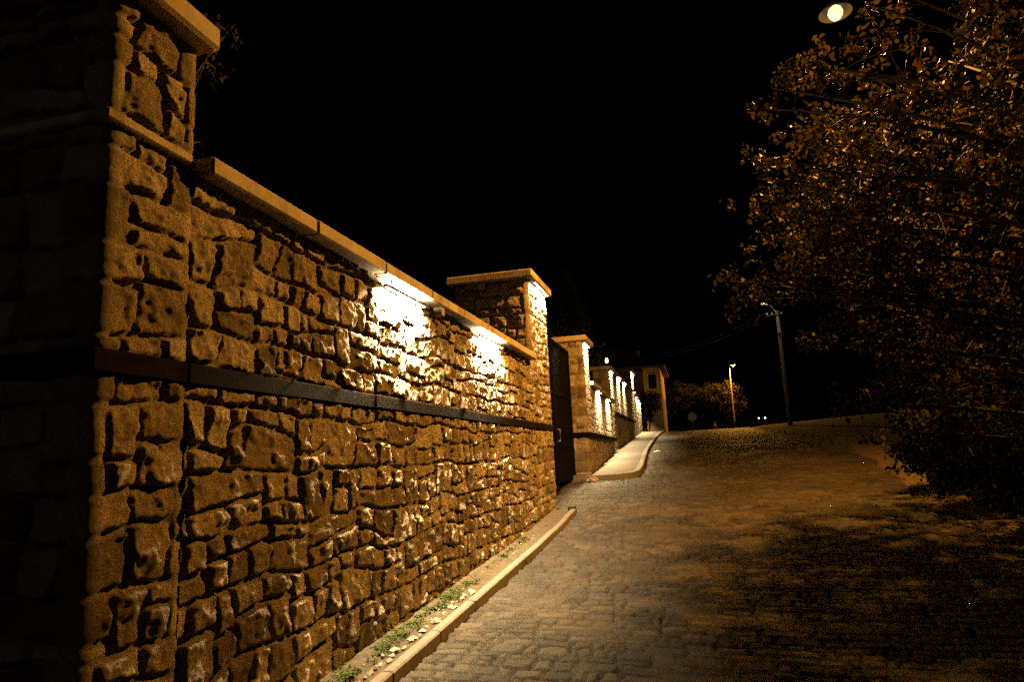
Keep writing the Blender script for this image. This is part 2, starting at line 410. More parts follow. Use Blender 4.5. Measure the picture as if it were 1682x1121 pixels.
# ------------------------------------------------------------------ kerb, soil strip, raised pavement
kb = MB(); y = 1.6
while y < 11.7:
    y1 = min(y+random.uniform(.85, 1.0), 11.78)
    dx = random.uniform(-.006, .006)
    m = 6
    kb.box(-2.09+dx, -2.0+dx, y+.006, y1-.006, lambda yy: gf(yy)-.15, lambda yy, e=random.uniform(-.005, .005): gf(yy)+.10+e, .012)
    y = y1
tag(kb.build('kerb', M['kerb']), 'pale kerb of long stones at the foot of the wall', 'kerb', kind='structure')
xs = np.linspace(-2.62, -2.08, 36); ys = np.arange(1.6, 11.75, .018)
X2, Y2 = np.meshgrid(xs, ys)
sz = g(Y2)+.072+.06*(fbm(X2/.13, Y2/.16, 64, 4)-.5)+.035*np.clip((-2.22-X2)/.15, 0, 1)
tag(grid_mesh('soil_strip', X2, Y2, sz, M['soil']), 'strip of dry soil between wall and kerb', 'soil', kind='structure')
# pavement 2
def pave_mat():
    m, nt, b = mat('pavement_slabs')
    tc = N(nt, 'ShaderNodeTexCoord', name='TC'); br = N(nt, 'ShaderNodeTexBrick'); br.inputs['Scale'].default_value = 1
    br.inputs['Brick Width'].default_value = .3; br.inputs['Row Height'].default_value = .3; br.inputs['Mortar Size'].default_value = .008
    br.inputs['Color1'].default_value = (.045, .037, .027, 1); br.inputs['Color2'].default_value = (.062, .052, .038, 1); br.inputs['Mortar'].default_value = (.024, .019, .014, 1)
    nt.links.new(tc.outputs['Object'], br.inputs['Vector'])
    n = noise_node(nt, 25, 5, .7); c = mix(nt, .7, br.outputs[0], ramp(nt, n.outputs[0], [(.3, (.6, .58, .54)), (.6, (1, 1, 1))]).outputs[0], 'MULTIPLY')
    nt.links.new(c, b.inputs['Base Color']); b.inputs['Roughness'].default_value = .85; bump(nt, b, n.outputs[0], .4, .008)
    return m
M['pave'] = pave_mat()
ky = np.array([16.15, 16.3, 16.6, 17.1, 18, 20, 24, 28, 34, 40, 48, 54.5])
kp = [(-2.95, 16.05), (-2.3, 16.1), (-1.75, 16.2), (-1.5, 16.38), (-1.36, 16.75), (-1.33, 17.3), (-1.35, 18.5), (-1.45, 21), (-1.6, 25), (-1.75, 30), (-1.9, 37), (-2.05, 45), (-2.1, 53), (-2.1, 58)]
kpa = np.array(kp); dk = np.concatenate([[0], np.cumsum(np.hypot(*np.diff(kpa, axis=0).T))])
sd = np.concatenate([np.arange(0, 6, .12), np.arange(6, dk[-1], .5), [dk[-1]]])
kc = np.stack([np.interp(sd, dk, kpa[:, 0]), np.interp(sd, dk, kpa[:, 1])], 1)
T = np.gradient(kc, axis=0); T /= np.linalg.norm(T, axis=1)[:, None]; Nn = np.stack([T[:, 1], -T[:, 0]], 1)
V = []; F = []
for p, n in zip(kc, Nn):
    z = gf(p[1])
    for off, dz in ((-.07, -.1), (-.07, .135), (-.055, .147), (.05, .147), (.065, .132), (.068, -.1)):
        V.append((p[0]+n[0]*off, p[1]+n[1]*off, z+dz))
for i in range(len(kc)-1):
    for k in range(5): F.append((i*6+k, i*6+k+1, i*6+7+k, i*6+6+k))
F.append((5, 4, 3, 2, 1, 0))
tag(mesh_obj('pavement_kerb', V, F, M['kerb']), 'kerb rounding the raised pavement past the gate', 'kerb', kind='structure')
V = []; F = []
ci = np.where(kc[:, 1] > 16.05)[0]
for p, n in zip(kc, Nn):
    q = p-n*.065
    V += [(q[0], q[1], gf(q[1])+.139), (-4.4, max(q[1], 16.1), gf(max(q[1], 16.1))+.139)]
for i in range(len(kc)-1): F.append((2*i, 2*i+2, 2*i+3, 2*i+1))
tag(mesh_obj('pavement', V, F, M['pave']), 'raised pavement in front of the second wall', 'pavement', kind='structure')

# ------------------------------------------------------------------ walls and pillars
def coping_mesh(mb, x0, x1, y0, y1, z0, z1, seg=.95):
    y = y0
    while y < y1-.05:
        e = min(y+seg*random.uniform(.85, 1.15), y1)
        if y1-e < .35: e = y1
        j = random.uniform(-.007, .007)
        f0 = (lambda yy, z=z0: z(yy)) if callable(z0) else z0+j*.5
        f1 = (lambda yy, z=z1: z(yy)) if callable(z1) else z1+j
        mb.box(x0, x1+random.uniform(-.004, .004), y+.005, e-.005, f0, f1, .012); y = e
TILT = math.radians(33)
def strip_light(x, y0, y1, z, label, power, vis=True, group='strip lights under the wall copings'):
    c = ((x), (y0+y1)/2, z)
    e = empty('strip_light', c, label, 'light', group)
    a = MB(); a.box(x-.020, x+.016, y0, y1, z-.002, z+.018, .003); a.build('housing', M['darkmetal'], e)
    b = MB(); b.box(x-.016, x+.012, y0+.02, y1-.02, z-.012, z-.0025, .002); b.build('diffuser', M['tube'], e)
    for yy in (y0+.12, y1-.12):
        k = MB(); k.box(x-.008, x+.004, yy-.012, yy+.012, z+.0185, z+.0785); k.build('bracket', M['darkmetal'], e)
    for nm, zz, rot, p in (('lamp', z-.016, TILT, power), ('lamp', z+.026, math.pi, power*.16)):
        L = bpy.data.lights.new(nm, 'AREA'); L.shape = 'RECTANGLE'; L.size = .024; L.size_y = (y1-y0)-.04
        L.energy = p; L.color = WARM
        o = bpy.data.objects.new(nm, L); COL.objects.link(o); o.parent = e
        o.location = (0, 0, zz-c[2]); o.rotation_euler = (0, rot, 0); L.spread = math.radians(150 if nm == 'lamp' and rot < 1 else 180)
    return e
# near pillar
WP = -2.455; BAND = (2.137, 2.256)
np_ = empty('stone_pillar', (-3.0, 2.6, gf(2.6)), 'tall dark rubble stone pillar at the near left end of the wall', 'pillar', 'rubble stone pillars of the walls')
masonry([(-3.75, 2.36), (WP, 2.36), (WP, 2.87), (-3.75, 2.87)], .0092, -.15, 3.97, .0098, 101, np_, ch=.31, cw=.33, band=BAND)
mb = MB(); mb.box(-3.85, -2.3, 2.2, 2.93, 3.965, 4.11, .02); mb.build('cap', M['coping'], np_)
mb = MB(); mb.box(-3.78, -2.375, 2.285, 2.83, 3.283, 3.335, .008); mb.build('ledge', M['coping'], np_)
mb = MB(); mb.box(-3.8, -2.388, 2.293, 2.86, 2.142, 2.25, .008); mb.build('timber_beam', M['wood'], np_)
# main wall
w1 = empty('stone_wall', (-2.7, 6.7, gf(6.7)), 'long rubble stone wall in the foreground with a dark timber band', 'wall')
masonry([(WP, 2.872), (WP, 10.75)], lambda p: .0088+.0011*(p[1]-2.8), 0.0, 3.245, .0098, 202, w1, ch=.32, cw=.33, zbot=lambda y: gf(y)-.12, band=BAND)
mb = MB(); mb.box(-3.0, -2.5, 2.88, 10.74, 0.0, 3.2); mb.build('wall_core', M['soil'], w1)
mb = MB(); coping_mesh(mb, -3.1, -2.3, 2.885, 10.68, 3.248, 3.35); mb.build('coping', M['coping'], w1)
for a, b_ in ((2.865, 4.95), (4.955, 7.6), (7.605, 10.76)):
    mb = MB(); e = random.uniform(-.006, .006); mb.box(-2.6, -2.383+e, a, b_, 2.142+e*.5, 2.25+e*.5, .008); mb.build('timber_beam', M['wood'], w1)
# gate pillar 1
gp1 = empty('stone_pillar', (-3.0, 11.5, gf(11.5)), 'broad stone gate pillar at the far end of the foreground wall', 'pillar', 'rubble stone pillars of the walls')
masonry([(-3.68, 10.76), (-2.445, 10.76), (-2.445, 12.15), (-3.68, 12.15)], .017, .3, 4.64, .018, 303, gp1, ch=.31, cw=.33, band=BAND)
mb = MB(); mb.box(-3.8, -2.3, 10.63, 12.26, 4.64, 4.775, .018); mb.build('cap', M['coping'], gp1)
mb = MB(); mb.box(-2.6, -2.38, 10.762, 12.19, 2.142, 2.25, .008); mb.build('timber_beam', M['wood'], gp1)
mb = MB(); mb.box(-3.58, -2.52, 10.85, 12.05, .2, 4.6); mb.build('pillar_core', M['soil'], gp1)
# second line of walls
def wx(y): return -2.44-.033*(y-17)
def pillar(y0, y1, w, zt, label, seed, ct=.14, far=True, ov=.1):
    x = wx(y0)
    e = empty('stone_pillar', (x-w/2, (y0+y1)/2, gf((y0+y1)/2)), label, 'pillar', 'rubble stone pillars of the walls')
    masonry([(x-w, y0), (x, y0), (wx(y1), y1), (x-w, y1)], .03, gf(y0)-.2, zt, .028, seed, e, ch=.24, cw=.36, jag=.7)
    mb = MB(); mb.box(x-w-ov, x+.05+ov, y0-ov, y1+ov, zt, zt+ct, .02); mb.build('cap', M['coping'], e)
    mb = MB(); mb.box(x-w+.08, x-.08, y0+.08, y1-.08, gf(y0)-.1, zt-.02); mb.build('pillar_core', M['soil'], e)
    return e
def wall(y0, y1, zt, label, seed, th=.4, band=None):
    """wall along the second line; zt(y) is the top of the coping"""
    ym = (y0+y1)/2
    e = empty('stone_wall', (wx(ym)-th/2, ym, gf(ym)), label, 'wall', 'stone walls beyond the gate')
    masonry([(wx(y0), y0), (wx(y1), y1)], .04, gf(y0)-.2, zt(y0)-.1, .035, seed, e, ch=.23, cw=.34, zbot=lambda y: gf(y)-.2, ztop=lambda y: zt(y)-.1, jag=.8)
    n = max(1, int((y1-y0)/1.5)); cm = MB()
    bm_ = MB(); cr = MB()
    for i in range(n):
        a = y0+(y1-y0)*i/n; b_ = y0+(y1-y0)*(i+1)/n
        cm.box(wx(a)-th-.08, wx(a)+.13, a+.004, b_-.004, lambda y: zt(y)-.1, zt, .014)
        cr.box(wx(a)-th, wx(a)-.06, a, b_, lambda y: gf(y)-.1, lambda y: zt(y)-.11)
        if band and a >= band[1] and b_ <= band[2]+.01: bm_.box(wx(a)-.1, wx(a)+.1, a, b_-.003, band[0], lambda y: band[0](y)+.11, .008)
    cm.build('coping', M['coping'], e); cr.build('wall_core', M['soil'], e)
    if band: bm_.build('timber_beam', M['wood'], e)
    return e
gp2 = pillar(16.42, 17.5, .62, 4.45, 'stone gate pillar on the far side of the dark gate', 404)
mb = MB(); mb.box(-3.0, -2.33, 16.33, 17.5, 2.12, 2.23, .008); mb.build('timber_beam', M['wood'], gp2)
wall(17.52, 24.35, lambda y: 3.56, 'low stone wall beyond the gate with two strip lights', 505, band=(lambda y: 2.12, 17.5, 24.4))
pillar(24.4, 25.4, .55, 4.66, 'third stone pillar up the street with pale cap, behind the low lit wall', 606)
wall(25.42, 40.9, lambda y: 4.78+.035*(y-25.4), 'higher stone wall up the street between the third and fourth pillars', 707, band=(lambda y: 3.1+.02*(y-25), 25, 41))
pillar(41.0, 43.6, .6, 6.5, 'tallest far pillar with a bright vertical streak of light', 808)
wall(43.62, 53.8, lambda y: 5.45, 'farthest low stone wall running up to the ochre house', 909)
# strip lights
strip_light(-2.352, 5.10, 5.98, 3.168, 'longer nearest strip light glaring under the coping of the foreground wall', 680)
strip_light(-2.352, 7.72, 8.75, 3.168, 'second strip light under the foreground coping, nearer the gate pillar', 620)
strip_light(-2.33, 10.95, 12.05, 4.615, 'strip light under the cap of the broad gate pillar', 420)
strip_light(wx(17)+.09, 16.5, 17.4, 4.425, 'strip light under the cap of the pillar beyond the gate', 704)
strip_light(wx(19.4)+.09, 18.9, 19.9, 3.435, 'nearer strip light of the low wall beyond the gate', 704)
strip_light(wx(22.6)+.09, 22.1, 23.1, 3.435, 'farther strip light of the low wall beyond the gate', 704)
strip_light(wx(24.9)+.09, 24.45, 25.35, 4.635, 'strip light under the cap of the third pillar', 880)
strip_light(wx(28.7)+.09, 28.1, 29.3, 4.73, 'nearer strip light on the higher wall past the third pillar', 880)
strip_light(wx(32.5)+.09, 31.9, 33.1, 4.86, 'farther strip light on the higher wall past the third pillar', 880)
strip_light(wx(42.3)+.10, 41.2, 43.4, 6.475, 'strip light under the cap of the tallest far pillar', 1936)
strip_light(wx(46.5)+.09, 45.9, 47.1, 5.325, 'nearest of three strip lights on the farthest wall', 968)
strip_light(wx(49.5)+.09, 48.9, 50.1, 5.325, 'middle one of three strip lights on the farthest wall', 968)
strip_light(wx(52.5)+.09, 51.9, 53.1, 5.325, 'last strip light on the farthest wall beside the ochre house', 968)
# small boxes on the masonry
mb = MB(); mb.box(-3.245, -3.13, 10.665, 10.72, 4.53, 4.63, .008)
tag(mb.build('junction_box', M['coping']), 'small pale box on the near face of the broad gate pillar under its cap', 'box')
mb = MB(); mb.box(-2.42, -2.325, 6.36, 6.45, 3.155, 3.246, .008)
tag(mb.build('cable_box', M['coping']), 'small pale block under the coping between the two nearest strip lights', 'box')
# post lamp on top of third pillar
e = empty('post_lamp', (wx(25)-.08, 25.1, 4.8), 'small bright lamp on a short stem above the third pillar', 'lamp')
mb = MB(); mb.tube([(wx(25)-.08, 25.1, 4.79), (wx(25)-.08, 25.1, 5.02)], .018, 8); mb.build('stem', M['darkmetal'], e)
mb = MB(); mb.lathe((wx(25)-.08, 25.1, 5.0), [(.02, 0), (.04, .02), (.05, .09), (.04, .16), (.02, .18)], 12); mb.build('globe', M['tube'], e, True)

# ------------------------------------------------------------------ gate
ge = empty('gate', (-2.75, 14.3, gf(14.3)), 'tall dark double gate closed between the two gate pillars', 'gate')
for y0, y1 in ((12.22, 14.28), (14.31, 16.38)):
    mb = MB(); zb = gf(y1)+.05
    y = y0+.07
    while y < y1-.08:
        e = min(y+.16, y1-.07); mb.box(-2.79, -2.765, y+.003, e-.003, zb+.05, 4.12+random.uniform(-.002, .002)); y = e
    lf = mb.build('gate_leaf', M['darkmetal'], ge)
    fr = MB()
    for a, b_ in ((y0, y0+.07), (y1-.07, y1)): fr.box(-2.8, -2.735, a, b_, zb, 4.22, .006)
    for z in (zb, 1.9, 3.0, 4.14): fr.box(-2.81, -2.74, y0+.072, y1-.072, z, z+.08, .006)
    fr.build('frame', M['darkmetal'], lf)
mb = MB(); mb.tube([(-2.73, 14.24, 2.0), (-2.66, 14.24, 2.0), (-2.66, 14.24, 2.25), (-2.73, 14.24, 2.25)], .012, 8); mb.build('handle', M['steel'], ge, True)
# threshold apron: darker entrance slope inside the gate
# ------------------------------------------------------------------ small things on the ground
mb = MB(); mb.box(-2.15, -2.02, 11.80, 11.93, gf(11.8)-.02, gf(11.8)+.15, .015)
tag(mb.build('kerb_block', M['dark']), 'small dark block standing at the far end of the pale kerb', 'block')
def lump(name, c, r, m, label, cat, seed, group=None, sq=.7):
    V = []; F = []; nu, nv = 14, 8
    rr = np.random.default_rng(seed); ph = rr.random(3)*9
    for j in range(nv+1):
        th = math.pi*j/nv
        for i in range(nu):
            a = 2*math.pi*i/nu; k = 1+.28*math.sin(2*a+ph[0])*math.sin(th)+.18*math.sin(3*a+2*th+ph[1])+.1*math.sin(5*th+ph[2])
            V.append((c[0]+r*k*math.sin(th)*math.cos(a), c[1]+r*k*math.sin(th)*math.sin(a), c[2]+r*sq*(1-k*math.cos(th))*.9-.02))
    for j in range(nv):
        for i in range(nu): F.append((j*nu+i, j*nu+(i+1) % nu, (j+1)*nu+(i+1) % nu, (j+1)*nu+i))
    o = mesh_obj(name, V, F, m, None, False)
    if label: tag(o, label, cat, group)
    return o
lump('loose_stone', (-2.28, 15.85, gf(15.85)), .11, M['brown'], 'brown loose stone on the setts at the foot of the far gate pillar', 'stone', 3)
lump('loose_stone', (-2.48, 15.9, gf(15.9)), .07, M['dark'], 'small dark loose stone closest to the gate leaf', 'stone', 4)
lump('crumpled_paper', (-1.2, 24.6, gf(24.6)), .10, M['white'], 'scrap of crumpled pale paper on the road beside the pavement kerb', 'litter', 5)
# pebbles on the soil strip (countless)
V = []; F = []
for i in range(75):
    y = rng.uniform(4.0, 11) if i > 60 else rng.uniform(4.2, 6.6); x = rng.uniform(-2.34, -2.14) if i > 30 else rng.uniform(-2.19, -2.13)
    r = rng.uniform(.008, .02) if i > 30 else rng.uniform(.018, .034); c = np.array([x, y, gf(y)+.085]); n = len(V)
    q = rng.normal(size=(6, 3)); B0 = np.array([(1, 0, 0), (-1, 0, 0), (0, 1.2, 0), (0, -1.2, 0), (0, 0, .7), (0, 0, -.7)])
    for p, d in zip(B0, q): V.append(c+r*(p+.22*d))
    for f in ((0, 2, 4), (2, 1, 4), (1, 3, 4), (3, 0, 4), (2, 0, 5), (1, 2, 5), (3, 1, 5), (0, 3, 5)): F.append(tuple(n+k for k in f))
tag(mesh_obj('gravel', V, F, M['pebble']), 'pale pebbles scattered on the soil strip', 'gravel', kind='stuff')
V = []; F = []; tn = []
for i in range(420):
    y = 3.5+3.0*rng.random()**.9 if i < 340 else rng.uniform(6.3, 9.5); x = rng.normal(-2.335, .045) if i < 300 else rng.normal(-2.33, .03)
    if fbm(np.array(x/.2), np.array(y/.35), 71, 2) < .30: continue
    for k in range(rng.integers(8, 18)):
        a = rng.uniform(0, 6.28); L = rng.uniform(.018, .062); w = rng.uniform(.003, .008); b0 = np.array([x+rng.normal(0, .018), y+rng.normal(0, .025), gf(y)+.07])
        d = np.array([math.cos(a), math.sin(a), 0]); sd_ = np.array([-d[1], d[0], 0]); n = len(V)
        V += [b0-sd_*w*.5, b0+sd_*w*.5, b0+d*L*.5+np.array([0, 0, L*.7])+sd_*w, b0+d*L*.5+np.array([0, 0, L*.7])-sd_*w, b0+d*L*1.05+np.array([0, 0, L*.75])]
        F += [(n, n+1, n+2, n+3), (n+3, n+2, n+4)]; tn += [rng.random()]*5
tag(mesh_obj('grass', V, F, M['grass'], None, False, dict(tint=tn)), 'green weeds at the foot of the foreground wall', 'grass', kind='stuff')
# fallen leaves on the road and verge
def leaf_verts(c, ax, nr, L, W):
    sd_ = np.cross(nr, ax); f = nr*L*.12
    return [c, c+ax*L*.3+sd_*W+f, c+ax*L*.7+sd_*W*.8+f, c+ax*L, c+ax*L*.7-sd_*W*.8+f, c+ax*L*.3-sd_*W+f]
def unit(v): return v/(np.linalg.norm(v, axis=-1, keepdims=True)+1e-9)
def leaves(C, n_per, spread, size, droop=.3):
    """leaf clusters around the points C -> arrays of verts, faces, tints"""
    C = np.repeat(np.asarray(C), n_per, 0); m = len(C)
    c = C+rng.normal(0, spread, (m, 3))
    ax = unit(rng.normal(0, 1, (m, 3))+np.array([0, 0, -droop*2])); nr = rng.normal(0, 1, (m, 3))+np.array([0, 0, .8]); sd_ = unit(np.cross(nr, ax)); nr = np.cross(ax, sd_)
    L = (size*rng.uniform(.6, 1.3, m))[:, None]; W = L*.3; f = nr*L*.14
    V = np.stack([c, c+ax*L*.3+sd_*W+f, c+ax*L*.7+sd_*W*.8+f, c+ax*L, c+ax*L*.7-sd_*W*.8+f, c+ax*L*.3-sd_*W+f], 1).reshape(-1, 3)
    b = np.arange(m)[:, None]*6
    F = np.concatenate([b+np.array([[0, 1, 2, 3]]), b+np.array([[0, 3, 4, 5]])], 0)
    t = np.repeat(np.clip(rng.normal(.5, .28, m), 0, 1), 6)
    return V, F, t

# ------------------------------------------------------------------ street lamps
def point(name, loc, e, col, r, parent=None):
    L = bpy.data.lights.new(name, 'POINT'); L.energy = e; L.color = col; L.shadow_soft_size = r
    o = bpy.data.objects.new(name, L); COL.objects.link(o); o.location = loc
    if parent: o.parent = parent; o.location = np.array(loc)-np.array(parent.location)
    return o
def street_lamp(base, head, label, energy, bulb, r=.075, cut=True):
    bx, by, bz = base; hx, hy, hz = head
    e = empty('street_lamp', base, label, 'street lamp', 'street lamps along the road')
    mb = MB(); mb.tube([(bx, by, bz-.1), (bx, by, bz+.9), (bx, by, bz+.92), (bx, by, hz-.25)], [r, r, r*.8, r*.55], 12); mb.build('pole', M['dark'], e, True)
    mb = MB(); k = np.linspace(0, 1, 9); mb.tube(np.stack([bx+(hx-bx)*k, by+(hy-by)*k, hz-.1+.35*np.sin(k*math.pi/2)], 1), .025, 8); mb.build('arm', M['darkmetal'], e, True)
    mb = MB(); mb.lathe((hx, hy, hz), [(.235, -.012), (.24, 0), (.15, .10), (.08, .15), (.05, .24), (.02, .25)], 24); mb.F = [f for f in mb.F if len(f) == 4]
    mb.lathe((hx, hy, hz), [(.232, -.010), (.145, .09), (.07, .14)], 24); mb.F = [f for f in mb.F if len(f) == 4]; mb.build('glow_shade', M['enamel'], e, True)  # added shade; its lit underside stands in for the lamp's halo
    mb = MB(); mb.lathe((hx, hy, hz), [(.02, -.115), (.06, -.10), (.095, -.055), (.108, .0), (.09, .06), (.05, .10)], 20); mb.build('lamp_bowl', bulb, e, True)
    point('lamp', (hx, hy, hz-.15), 5 if cut else 5, SOD, .05, e)  # small extra light, added to make the shade's underside glow
    o = point('lamp', (hx, hy, hz-.26), energy, SOD, .10, e)
    if cut:
        L = bpy.data.lights.new('lamp', 'SPOT'); L.energy = energy; L.color = SOD; L.shadow_soft_size = .10; L.spot_size = math.radians(164); L.spot_blend = .45
        o.data = L; o.rotation_euler = (0, math.radians(20), 0)
    return e
LAMP = np.array([2.634, 10.2, 8.02])
street_lamp((5.45, 10.75, verge_z(5.45, 10.75)), tuple(LAMP), 'street lamp glowing at the top edge of the tree', 6200, M['bulb'])
street_lamp((3.95, 66, gf(66)), (4.3, 66, 9.22), 'distant street lamp glowing over the small trees at the crest', 3800, M['bulb2'], cut=False)

# ------------------------------------------------------------------ trees
EYE = np.array([0, 0, 1.7])
def make_tree(name, base, height, hull, label, leafm, nlimb, ntwig, n_per, size, spread, seed, trunk_r=.14, z_lo=1.4, ys=.85, group=None, keep=None, twigr=.006, cat='tree', barkm='bark', extra=(), fill=0):
    """hull(z) = crown radius at height z above the base point"""
    r = np.random.default_rng(seed); base = np.array(base, float)
    e = empty(name, base, label, cat, group)
    tz = np.linspace(0, height*.82, 9); tr = np.stack([base[0]+.12*np.sin(tz*.8+seed), base[1]+.1*np.sin(tz*1.1+seed*2), base[2]+tz-.1], 1)
    mb = MB(); mb.tube(tr, np.linspace(trunk_r, trunk_r*.25, 9), 9); mb.build('trunk', M[barkm], e, True)
    br = MB(); C = []
    def limb(p0, p1, r0, n, sag):
        k = np.linspace(0, 1, n)[:, None]; mid = (p0+p1)/2+np.array([0, 0, sag])+r.normal(0, .08*np.linalg.norm(p1-p0)*.5, 3)
        P = (1-k)**2*p0+2*k*(1-k)*mid+k*k*p1
        br.tube(P, np.linspace(r0, max(r0*.2, twigr*.6), n), 5); return P
    targets = []
    for i in range(nlimb):
        zz = z_lo+(height-z_lo)*((i+.5)/nlimb); az = i*2.399+seed; R = hull(zz)*r.uniform(.8, 1.0)
        targets.append(base+np.array([math.cos(az)*R, math.sin(az)*R*ys, zz]))
    targets += [np.array(t, float) for t in extra]
    for t in targets:
        zs = max(min((t[2]-base[2])*.72-.2, height*.78), .5); p0 = np.array([np.interp(zs, tz, tr[:, 0]), np.interp(zs, tz, tr[:, 1]), base[2]+zs-.1])
        P = limb(p0, t, trunk_r*.3, 9, .25)
        for q in range(ntwig):
            s = r.uniform(.25, 1); j = s*8; a = P[int(j)] if int(j) >= 8 else P[int(j)]+(P[int(j)+1]-P[int(j)])*(j-int(j))
            d = r.normal(0, 1, 3)*np.array([1, ys, .7]); d = d/np.linalg.norm(d)*r.uniform(.3, .95)*max(hull(min(max(a[2]-base[2], 0), height))*.33, .25)
            b = a+d
            zz = b[2]-base[2]
            if fill and math.hypot(b[0]-base[0], (b[1]-base[1])/ys) > hull(zz)*1.03: continue
            if zz < z_lo-.2 or zz > height+.3: continue
            if keep is not None and not keep(b): continue
            T = limb(a, b, twigr*1.6, 5, .05)
            C += [T[-1], T[-2], T[2]] if not fill else [T[-1], T[-1]+(T[-2]-T[-1])*.5]
    C = np.array(C)
    if keep is not None: C = C[[bool(keep(c)) for c in C]]
    tips = []
    for t in extra:
        for q in range(7):
            tips.append(np.array(t)+r.normal(0, .1, 3)+np.array([.12, 0, 0])*q*r.random())
    if tips: C = np.concatenate([C, np.array(tips)])
    if fill:
        Q = []
        while len(Q) < fill:
            zz = r.uniform(1.2, 6.6); a = r.uniform(0, 6.28); q = math.sqrt(r.random())*.95*hull(zz)
            p = base+np.array([math.cos(a)*q, math.sin(a)*q*ys+.9, zz])
            if p[0] > 2.2 and zz < 5.6 and keep(p): Q.append(p)
        for q in range(420):
            p = np.array([2.15, 9.3, 4.5])+r.normal(0, 1, 3)*np.array([.5, .6, .6])
            if keep(p): Q.append(p)
        for q in range(260): Q.append(np.array([3.6, 10.9, 3.1])+r.normal(0, .55, 3)*np.array([.9, 1, 1.2]))
        C = np.concatenate([C, np.array(Q)])
    br.build('branches', M['twig'], e)
    V, F, t = leaves(C, n_per, spread, size)
    if keep is not None:
        pass
    mesh_obj('crown', V, F, leafm, e, False, dict(tint=t))
    return e
def keep_big(p):
    if np.linalg.norm(p-LAMP) < .62: return False
    d = (LAMP-EYE)/np.linalg.norm(LAMP-EYE); v = p-EYE; s = v@d
    if np.linalg.norm(v-d*s) < .42*s/13: return False
    dx = LAMP[0]-p[0]
    if dx > .02:
        k = (LAMP[0]+2.4)/dx; yy = LAMP[1]+(p[1]-LAMP[1])*k; zz = LAMP[2]+(p[2]-LAMP[2])*k
        if 1.5 < yy < 12.4 and zz > .3 and _h(np.int64(p[0]*500), np.int64(p[1]*500), np.int64(p[2]*500), 3) < .9: return False
        k = (LAMP[0]+.2)/dx; yy = LAMP[1]+(p[1]-LAMP[1])*k; zz = LAMP[2]+(p[2]-LAMP[2])*k
        if 2.5 < yy < 12.4 and zz > .4 and _h(np.int64(p[0]*500), np.int64(p[1]*500), np.int64(p[2]*500), 4) < .55: return False
    return True
def hull_big(z): return float(np.interp(z, [0, 1, 1.4, 2.3, 3.1, 4.3, 5.7, 6.5, 7.2, 8.2], [2.2, 2.6, 3.0, 3.4, 3.65, 3.7, 3.3, 2.6, 1.7, .5]))
tx_, ty_ = 4.95, 8.2
make_tree('roadside_tree', (tx_, ty_, verge_z(tx_, ty_)), 8.1, hull_big, 'large leafy roadside tree overhanging the right side of the street under the lamp', M['leaf'], 46, 14, 13, .078, .055, 7,
          trunk_r=.15, z_lo=.9, keep=keep_big, fill=1000, ys=.64, twigr=.005,
          extra=[(.60, 8.2, 3.62), (.68, 8.3, 3.40), (1.0, 8.0, 3.55), (1.03, 8.1, 4.8), (.98, 8.3, 5.1), (1.12, 8.0, 5.62), (1.3, 8.1, 5.9), (1.48, 8.2, 6.2), (1.05, 7.9, 4.4), (1.1, 8.2, 4.1), (1.38, 8.3, 2.85), (1.75, 8.6, 2.1), (2.15, 8.8, 1.65), (1.75, 8.1, 6.1)])
def shrub(x, y, h, R, label, seed, m='leafdark'):
    return make_tree('shrub', (x, y, verge_z(x, y)), h, lambda z: R*(1-(max(z, .0)/h-.45)**2*1.6), label, M[m], 12, 12, 10, .08, .07, seed, trunk_r=.05, z_lo=.25, group='shrubs along the board fence', cat='shrub')
shrub(5.1, 8.4, 2.4, 1.0, 'dark shrub behind the near end of the board fence', 21)
shrub(5.0, 10.6, 2.7, 1.1, 'dark shrub behind the middle of the board fence beside the lamp post', 22)
shrub(5.0, 12.9, 2.6, 1.2, 'dark shrub at the far end of the board fence', 23)
shrub(6.9, 17.0, 3.4, 1.5, 'tall dark shrub on the verge farther up the road, past the board fence', 24)
shrub(3.85, 12.6, 1.5, .75, 'low dark bush leaning over the road edge before the far end of the fence', 25)
shrub(3.75, 10.9, 1.25, .6, 'low dark bush on the verge against the middle of the board fence', 26)
shrub(3.7, 9.2, 1.0, .5, 'lowest dark bush on the verge at the foot of the roadside tree', 27)
shrub(4.9, 14.6, 2.3, 1.0, 'dark bush just past the far end of the board fence', 28)
# behind the wall
make_tree('garden_tree', (-5.0, 5.0, gf(5)), 6.6, lambda z: 1.0 if z > 3 else .7, 'thin tree with sparse twigs behind the near end of the wall', M['leafdark'], 14, 8, 4, .075, .06, 31, trunk_r=.07, z_lo=3.2)
def conifer(x, y, h, R, label, seed):
    r = np.random.default_rng(seed); b = np.array([x, y, gf(y)]); e = empty('conifer', b, label, 'tree')
    mb = MB(); mb.tube([b, b+np.array([0, 0, h*.95])], [.16, .02], 8); mb.build('trunk', M['bark'], e)
    C = []
    for i in range(900):
        z = h*(.12+.88*r.random()**1.1); a = r.uniform(0, 6.28); rr = R*(np.interp(z/h, [0, .3, .7, 1], [.7, 1, .75, .12]))*r.uniform(.45, 1.05)*(1+.22*math.sin(3*a+z*2))
        C.append(b+np.array([math.cos(a)*rr, math.sin(a)*rr, z]))
    V, F, t = leaves(C, 9, .10, .16, -.5); mesh_obj('crown', V, F, M['conifer'], e, False, dict(tint=t)); return e
conifer(-4.6, 27, 7.2, 1.35, 'dark dense conifer rising behind the gate', 41)
def small_tree(x, y, h, R, label, seed, m):
    return make_tree('small_tree', (x, y, gf(y)), h, lambda z: R*max(.25, 1-((z/h-.6)/.5)**2), label, M[m], 26, 14, 8, .2, .16, seed, trunk_r=.1, z_lo=h*.3, group='small trees at the crest', cat='tree', twigr=.015)
